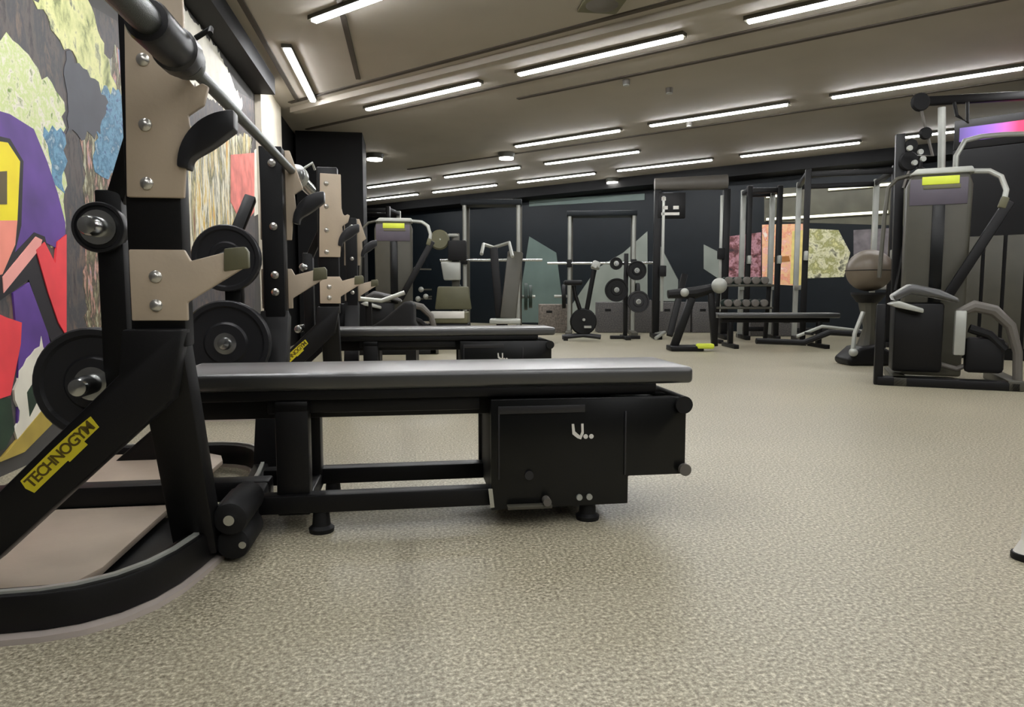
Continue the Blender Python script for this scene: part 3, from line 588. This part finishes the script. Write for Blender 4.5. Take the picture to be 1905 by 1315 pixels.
disc(M1 @ Vector((.50,.2,.62)), ax1, .2, .05, 'dark green plate on the storage horn right of the left smith machine', green, silver, 'plates on the far machines')
disc(M1 @ Vector((.57,.2,.62)), ax1, .17, .05, 'smaller dark green plate outside the larger one on the left smith machine', green, silver, 'plates on the far machines')
disc(M1 @ Vector((-.50,.2,.62)), ax1, .18, .05, 'dark plate on the left storage horn of the left smith machine', green, silver, 'plates on the far machines')
e2 = dep(1117, 620, 11.35); smith('smith machine with thin pale guide rods in the middle of the back wall', (e2.x, e2.y, 0), -R_(14), 1.02, 1.98, None)
M2 = Matrix.Translation((e2.x, e2.y, 0)) @ Matrix.Rotation(-R_(14), 4, 'Z'); ax2 = M2.to_3x3() @ Vector((1,0,0))
disc(M2 @ Vector((.60,.2,.62)), ax2, .22, .06, 'dark plate on the right storage horn of the middle smith machine', rubber, silver, 'plates on the far machines')
disc(M2 @ Vector((-.60,.2,.62)), ax2, .2, .06, 'dark plate on the left storage horn of the middle smith machine', rubber, silver, 'plates on the far machines')
# plate tree between middle smith and trainer
e = dep(1163, 612, 10.3); pt = thing('plate_tree', 'black weight tree holding dark plates left of the wide cable trainer', 'weight tree', (e.x, e.y, 0), -YAW)
MB().bb((-.03,-.03,.05), (.03,.03,1.25)).build('post', black, pt, .006)
MB().bb((-.22,-.04,0), (.22,.04,.05)).build('base', black, pt, .006); MB().bb((-.04,-.3,0), (.04,.26,.05)).build('base', black, pt, .006)
Mp = Matrix.Translation((e.x, e.y, 0)) @ Matrix.Rotation(-YAW, 4, 'Z'); nf = -fh
for k, (x_, z_, r_) in enumerate(((-.16,1.1,.09),(.14,1.0,.14),(-.15,.72,.17),(.17,.55,.16))):
    MB().bar((0,0,z_), (x_,0,z_), .03, .03).build('cross_arm', black, pt); MB().cyl((x_,.02,z_), (x_,-.16,z_), .022).build('horn', chrome, pt)
    disc(Mp @ Vector((x_,-.1,z_)), nf, r_, .05, ['small plate on the top horn of the weight tree','plate on the upper right horn of the weight tree','large plate on the left horn of the weight tree','plate with pale hub on the lowest horn of the weight tree'][k], rubber if k < 3 else rubber2, silver, 'plates on the weight tree')
# exercise bike
e = dep(1085, 612, 9.95); bk = thing('exercise_bike', 'dark upright exercise bike before the middle smith machine', 'exercise bike', (e.x, e.y, 0), -YAW)
MB().bb((-.28,-.05,0), (-.22,.05,.06)).build('foot', black, bk); 
b = MB(); b.tube([(-.3,0,.05),(.0,0,.08),(.25,0,.05)], .035); b.build('base_tube', rubber2, bk)
MB().lathe((0,-.04,.27), (0,1,0), [(.03,0),(.17,0),(.19,.02),(.19,.06),(.17,.08),(.03,.08)], 28).build('flywheel', rubber, bk)
b = MB(); b.tube([(.02,0,.1),(.05,0,.45),(.12,0,.85),(.15,0,1.0)], .035); b.build('handle_post', black, bk)
b = MB(); b.tube([(.0,0,.3),(-.12,0,.65),(-.14,0,.78)], .03); b.build('seat_post', black, bk)
MB().box((-.15,0,.82), (.26,.2,.07)).build('saddle', rubber, bk, .03, 3)
MB().tube([(.14,-.2,1.04),(.2,-.05,1.02),(.2,.05,1.02),(.14,.2,1.04)], .02).build('handlebar', silver, bk)
MB().box((.17,0,1.07), (.1,.2,.1), (0,.4,0)).build('console', silver, bk, .01)
b = MB(); b.cyl((.0,-.09,.3), (.0,.09,.3), .02); b.box((.05,-.11,.2), (.1,.06,.03)); b.box((-.05,.11,.4), (.1,.06,.03)); b.build('pedals', silver, bk)
# grey storage boxes along the back
BG = 'speckled foam boxes in a line before the back wall'
for x0, x1, y0, y1, D_, m_, l_ in ((1003,1062,566,618,11.9,boxb,'beige speckled foam box left of the exercise bike'), (1112,1160,562,620,11.9,boxg,'grey speckled foam box right of the exercise bike'), (1163,1212,558,620,11.9,boxg,'grey speckled foam box under the weight tree'), (1222,1285,562,620,11.95,boxg,'grey speckled foam box under the wide cable trainer'), (1288,1350,562,620,11.9,boxg,'grey speckled foam box right of the wide cable trainer'),(1395,1440,585,632,10.9,boxg,'grey speckled foam box behind the long low bench'),(1442,1492,590,632,10.9,boxg,'grey speckled foam box beside the tall black rack')):
    a_ = dep(x0, y1, D_); c_ = dep(x1, y1, D_); hgt = dep(x0, y0, D_).z; wd_ = (c_-a_).length
    t = thing('plyometric_box', l_, 'exercise box', ((a_+c_)/2).xy.to_3d(), -YAW, BG)
    MB().bb((-wd_/2,0,0), (wd_/2,.4,hgt)).build('body', m_, t, .015, 3); MB().bb((-wd_/2+.12,-.004,hgt*.7), (-wd_/2+.22,.01,hgt*.78)).build('hand_hole', rubber, t, .002)
# weight bench machines between x 780 and 950
e = dep(835, 640, 8.9); lp = thing('leg_press_machine', 'olive and grey seated press machine with painted seat highlight, right of the distant selector machine', 'exercise machine', (e.x, e.y, 0), -YAW)
MB().bb((-.28,-.3,0), (-.2,.6,.1)).build('base_rail', dgrey, lp, .01); MB().bb((.22,-.3,0), (.3,.6,.1)).build('base_rail', dgrey, lp, .01); MB().bb((-.28,.5,0), (.3,.6,.1)).build('base_rail', dgrey, lp, .01)
MB().bb((-.25,-.25,.1), (.27,.2,.3)).build('seat_base', black, lp, .02)
MB().bb((-.20,-.28,.36), (.22,-.22,.45)).build('pale_seat_strip', white, lp, .012)  # white strip paints the highlight on the seat front
MB().bb((-.22,-.27,.30), (.26,.2,.44)).build('seat', olive, lp, .02)
MB().prism([(-.2,.46),(.28,.46),(.24,.76),(-.16,.76)], 'y', .2, .28).build('backrest', olive, lp, .02)
MB().prism([(-.08,.84),(.14,.84),(.14,1.08),(-.12,1.08)], 'y', .2, .27).build('head_pad', silver, lp, .02)
MB().bb((.02,.28,.1), (.12,.36,1.45)).build('spine', dgrey, lp, .01)
MB().lathe((-.13,.2,1.36), (0,1,0), [(.05,0),(.11,0),(.13,.02),(.11,.05),(.05,.05)], 24).build('cam_wheel', olive, lp)
MB().tube([(-.13,.22,1.36),(.0,.25,1.42),(.1,.3,1.42)], .025).build('cam_arm', silver, lp)
MB().box((.1,.22,1.22), (.24,.12,.26)).build('motor_box', rubber, lp, .02)
for q_ in ((-.42,.1,.98),(-.36,.1,.72),(-.40,.1,.60),(-.3,.1,.63)): MB().bar((-.24,.2,q_[2]), q_, .02, .02).build('grip_arm', dgrey, lp); MB().ball(q_, .035).build('grip', silver, lp)
e = dep(930, 640, 8.9); ic = thing('incline_press_machine', 'dark incline press frame just left of the tall pale guide rods', 'exercise machine', (e.x, e.y, 0), -YAW)
MB().bar((.02,0,.1), (-.08,.05,1.25), .1, .1, (0,1,0)).build('mast', black, ic, .01)
MB().bar((.1,-.1,.35), (.2,.1,1.2), .2, .06, (0,1,0)).build('back_pad', dgrey, ic, .02)
MB().bb((-.25,-.3,0), (.3,.2,.08)).build('base', dgrey, ic, .01)
MB().bb((-.12,-.42,.3), (.26,-.1,.36)).build('seat', silver, ic, .015)
MB().bb((.02,-.25,.08), (.1,-.18,.3)).build('seat_post', black, ic)
MB().tube([(-.08,.05,1.25),(-.2,-.1,1.28),(-.22,-.25,1.15)], .022).build('handle', silver, ic)
MB().tube([(-.08,.05,1.25),(.12,-.1,1.3),(.16,-.25,1.12)], .022).build('handle', silver, ic)
e = P0(1288, 652); ab = thing('sit_up_bench', 'small dark sit-up bench with lime foot left of the long low bench', 'weight bench', (e.x, e.y, 0), -YAW)
MB().bar((-.22,0,.04), (-.02,0,.62), .09, .07, (0,1,0)).build('mast', black, ab, .01)
MB().bb((-.28,-.14,0), (.1,.14,.06)).build('base', black, ab, .01)
MB().bb((.02,-.15,.03), (.22,-.05,.09)).build('lime_foot', lime, ab, .02)
MB().tube([(-.3,0,.66),(.02,0,.68),(.3,0,.75)], [.05,.07,.05]).build('roller', rubber, ab)
MB().ball((-.12,-.06,.68), .05).build('end_cap', silver, ab); MB().ball((.28,-.06,.76), .09).build('head_rest', silver, ab)
MB().bar((.2,0,.7), (.26,0,.05), .07, .06, (0,1,0)).build('rear_leg', black, ab, .008)
# dark seat machine right behind the second bench (rounded dark shape)
e = dep(735, 640, 6.9); sm = thing('seated_row_machine', 'dark low rowing machine seat behind the second bench pad', 'exercise machine', (e.x, e.y, 0), -YAW)
MB().prism([(-.3,.3),(-.1,.42),(.12,.6),(.2,.58),(.2,.4),(.25,.3)], 'y', -.1, .12).build('seat_shell', rubber, sm, .03, 3)
MB().bb((-.25,-.1,0), (-.15,.12,.32)).build('leg', black, sm); MB().bb((.12,-.1,0), (.22,.12,.32)).build('leg', black, sm)
MB().tube([(-.32,-.12,.62),(-.1,-.14,.60),(.12,-.12,.68)], .022).build('handle', silver, sm)
MB().bar((-.22,-.1,.34), (-.22,-.1,.62), .03, .03, (0,1,0)).build('handle_post', black, sm)
# things on the rear wall: posters
BN = (SQ, SQ, 0)
def wallart(name, label, cat, layers, kind=None):
    P = [[hit(x, y, BN, SB*SQ) for x, y in pts] for _, _, pts in layers]
    c = P[0][0].copy(); c.z = 0; t = thing(name, label, cat, c, math.atan2(-SQ, SQ))
    inv = (Matrix.Translation(c) @ Matrix.Rotation(math.atan2(-SQ, SQ), 4, 'Z')).inverted()
    for k, (nm, m, _) in enumerate(layers):
        q = [inv @ v for v in P[k]]; MB().prism([(v.x, v.z) for v in q], 'y', -.008-.004*k, -.001).build(nm, m, t)
    return t
lg = mat('pale_grey_wall_paint', lin(128,134,126), .5, vary=.12, vscale=2)
vg = mat('green_grey_wall_paint', lin(92,108,102), .5, vary=.12, vscale=2)
wallart('wall_mural', 'dark wall mural with pale grey diagonal wedges in the middle of the back wall', 'mural', [
    ('left_wedge', vg, [(985,440),(1035,470),(1052,600),(960,600)]), ('right_wedge', lg, [(1052,585),(1110,500),(1160,470),(1205,430),(1205,600),(1060,600)]),
    ('top_band', vg, [(985,372),(1200,360),(1200,372),(985,384)]), ('slim_wedge', lg, [(1225,450),(1262,520),(1262,560),(1228,560)]), ('slim_wedge', lg, [(1310,455),(1340,470),(1340,520),(1310,500)])])
gp = splash('pink_orange_poster', [lin(255,238,228), lin(248,180,160), lin(250,205,150), lin(240,150,125), lin(250,235,220)], (2.5,2.5,2.5), .5, 5)
wallart('graffiti_poster', 'bright pink, orange and yellow graffiti panel on the back wall', 'poster', [
    ('sheet', gp, [(1418,418),(1494,416),(1494,532),(1418,528)]), ('yellow_side', mat('poster_yellow', lin(235,215,130), .5, vary=.15), [(1474,430),(1494,428),(1494,532),(1470,528)]),
    ('arch', mat('poster_brown', lin(170,110,50), .5), [(1440,478),(1468,476),(1470,486),(1440,488)])])
wallart('graffiti_poster', 'dim dark red graffiti panel left of the bright one on the back wall', 'poster', [
    ('sheet', splash('red_dark_poster', [lin(40,24,28), lin(110,60,62), lin(190,140,150), lin(60,30,34)], (3,3,3), .5, 8), [(1355,440),(1416,432),(1416,525),(1355,520)])])
wallart('graffiti_poster', 'pale yellow graffiti panel right of the tall black rack', 'poster', [
    ('sheet', splash('yellow_pale_poster', [lin(225,222,160), lin(150,150,90), lin(230,228,190), lin(90,88,70)], (3,3,3), .5, 3), [(1498,425),(1560,428),(1582,470),(1570,515),(1498,518)])])
wallart('reflection_band', 'olive grey band painting in a ceiling reflection, right of the bright graffiti panel on the back wall', 'panel', [('sheet', mat('painted_reflection', lin(92,90,74), .5, vary=.25, vscale=3), [(1422,352),(1690,336),(1690,420),(1422,412)])])  # olive tone paints in the mirrored ceiling as a flat band
wallart('notice_panel', 'grey panel on the back wall above the brown leather ball', 'panel', [('sheet', mat('notice_grey', lin(112,106,108), .5, vary=.3, vscale=8), [(1588,428),(1662,424),(1662,500),(1588,495)])])
for a_, c_, l_ in (((1540,352),(1660,344),'thin glow strip standing in for tubes beyond the back wall, above the grey panel'), ((1425,366),(1492,362),'thin glow strip standing in for tubes beyond the back wall, above the bright graffiti panel'), ((1425,405),(1655,398),'lowest thin glow strip standing in for tubes beyond the back wall')):  # glow strips stand in for tube rows that show beyond the wall
    p_ = hit(*a_, BN, SB*SQ); q_ = hit(*c_, BN, SB*SQ); z_ = (p_.z+q_.z)/2
    t = thing('tube_stand_in', l_, 'stand-in light', (p_.x, p_.y, z_), math.atan2(-SQ, SQ)); Lw = (q_-p_).length
    MB().bb((0,-.04,-.03), (Lw,-.001,.03)).build('housing', olive, t); MB().bb((.02,-.05,-.018), (Lw-.02,-.04,.018)).build('tube', strip_glow, t)
# white machine foot at the right edge, close to the viewer
e = P0(1909,1040); wf = thing('cable_machine_leg', 'white steel leg with black rubber foot at the right edge of the floor', 'machine leg', (e.x, e.y, 0), -YAW)
b = MB(); b.tube([(0,0,.028),(.006,0,.12),(.03,0,.4),(.12,0,.9),(.2,0,1.3)], [.016,.012,.014,.02,.02], 14); b.build('leg', white, wf)
b = MB(); b.cyl((0,0,.016), (0,0,.05), .03, .014); b.build('flange', white, wf)
MB().cyl((0,0,0), (0,0,.018), .034).build('rubber_foot', rubber, wf, .003)
MB().tube([(.2,0,1.3),(.6,0,1.4),(1.2,0,1.3),(1.28,0,.9),(1.3,0,.02)], .02).build('frame', white, wf)
e = dep(1408, 640, 10.35); rack('narrow dark rack behind the long low bench, left of the graffiti poster', (e.x, e.y, 0), -R_(14), .42, .4, 2.2)
e = dep(1382, 640, 9.45); dr = thing('dumbbell_rack', 'low black dumbbell rack behind the long low bench', 'rack', (e.x, e.y, 0), -YAW)
for s_ in (-1, 1):
    MB().bar((s_*.34,.12,.0), (s_*.34,.02,.80), .05, .05, (0,1,0)).build('side_post', black, dr, .006); MB().bb((s_*.34-.03,-.16,0), (s_*.34+.03,.2,.05)).build('foot', black, dr, .006)
for z_ in (.46,.76): MB().bb((-.36,-.10,z_), (.36,.12,z_+.03)).build('shelf', dgrey, dr, .006)
Md = Matrix.Translation((e.x, e.y, 0)) @ Matrix.Rotation(-YAW, 4, 'Z'); d0 = None
for z_, zn in ((.79,'upper'),(.49,'lower')):
    for k in range(5):
        v_ = Md @ Vector((-.24+.12*k, 0, z_+.051))
        if d0 is None:
            d0 = thing('dumbbell', 'x', 'dumbbell', v_, -YAW, 'round dumbbells on the low rack'); o = d0
            MB().cyl((0,-.06,0), (0,.06,0), .014).build('handle', chrome, d0)
            for s_ in (-1, 1): MB().lathe((0,s_*.05,0), (0,s_,0), [(.02,0),(.05,.003),(.05,.055),(.04,.06),(.03,.061)], 20).build('head', green if s_ > 0 else grey, d0)
        else: o = dup(d0); o.location = v_
        o['label'] = 'round grey dumbbell, %s on the %s shelf of the low rack' % (['leftmost','second from left','middle one','fourth from left','rightmost'][k], zn)
# a few hanging details in the far left: small machine rows behind the second station
for i, (x_, y_, D_, l_) in enumerate(((690,640,12.5,'dark power rack partly hidden beside the black pillar'),)):
    e = dep(x_, y_, D_); rack(l_, (e.x, e.y, 0), -R_(14), .9, .7, 2.15)
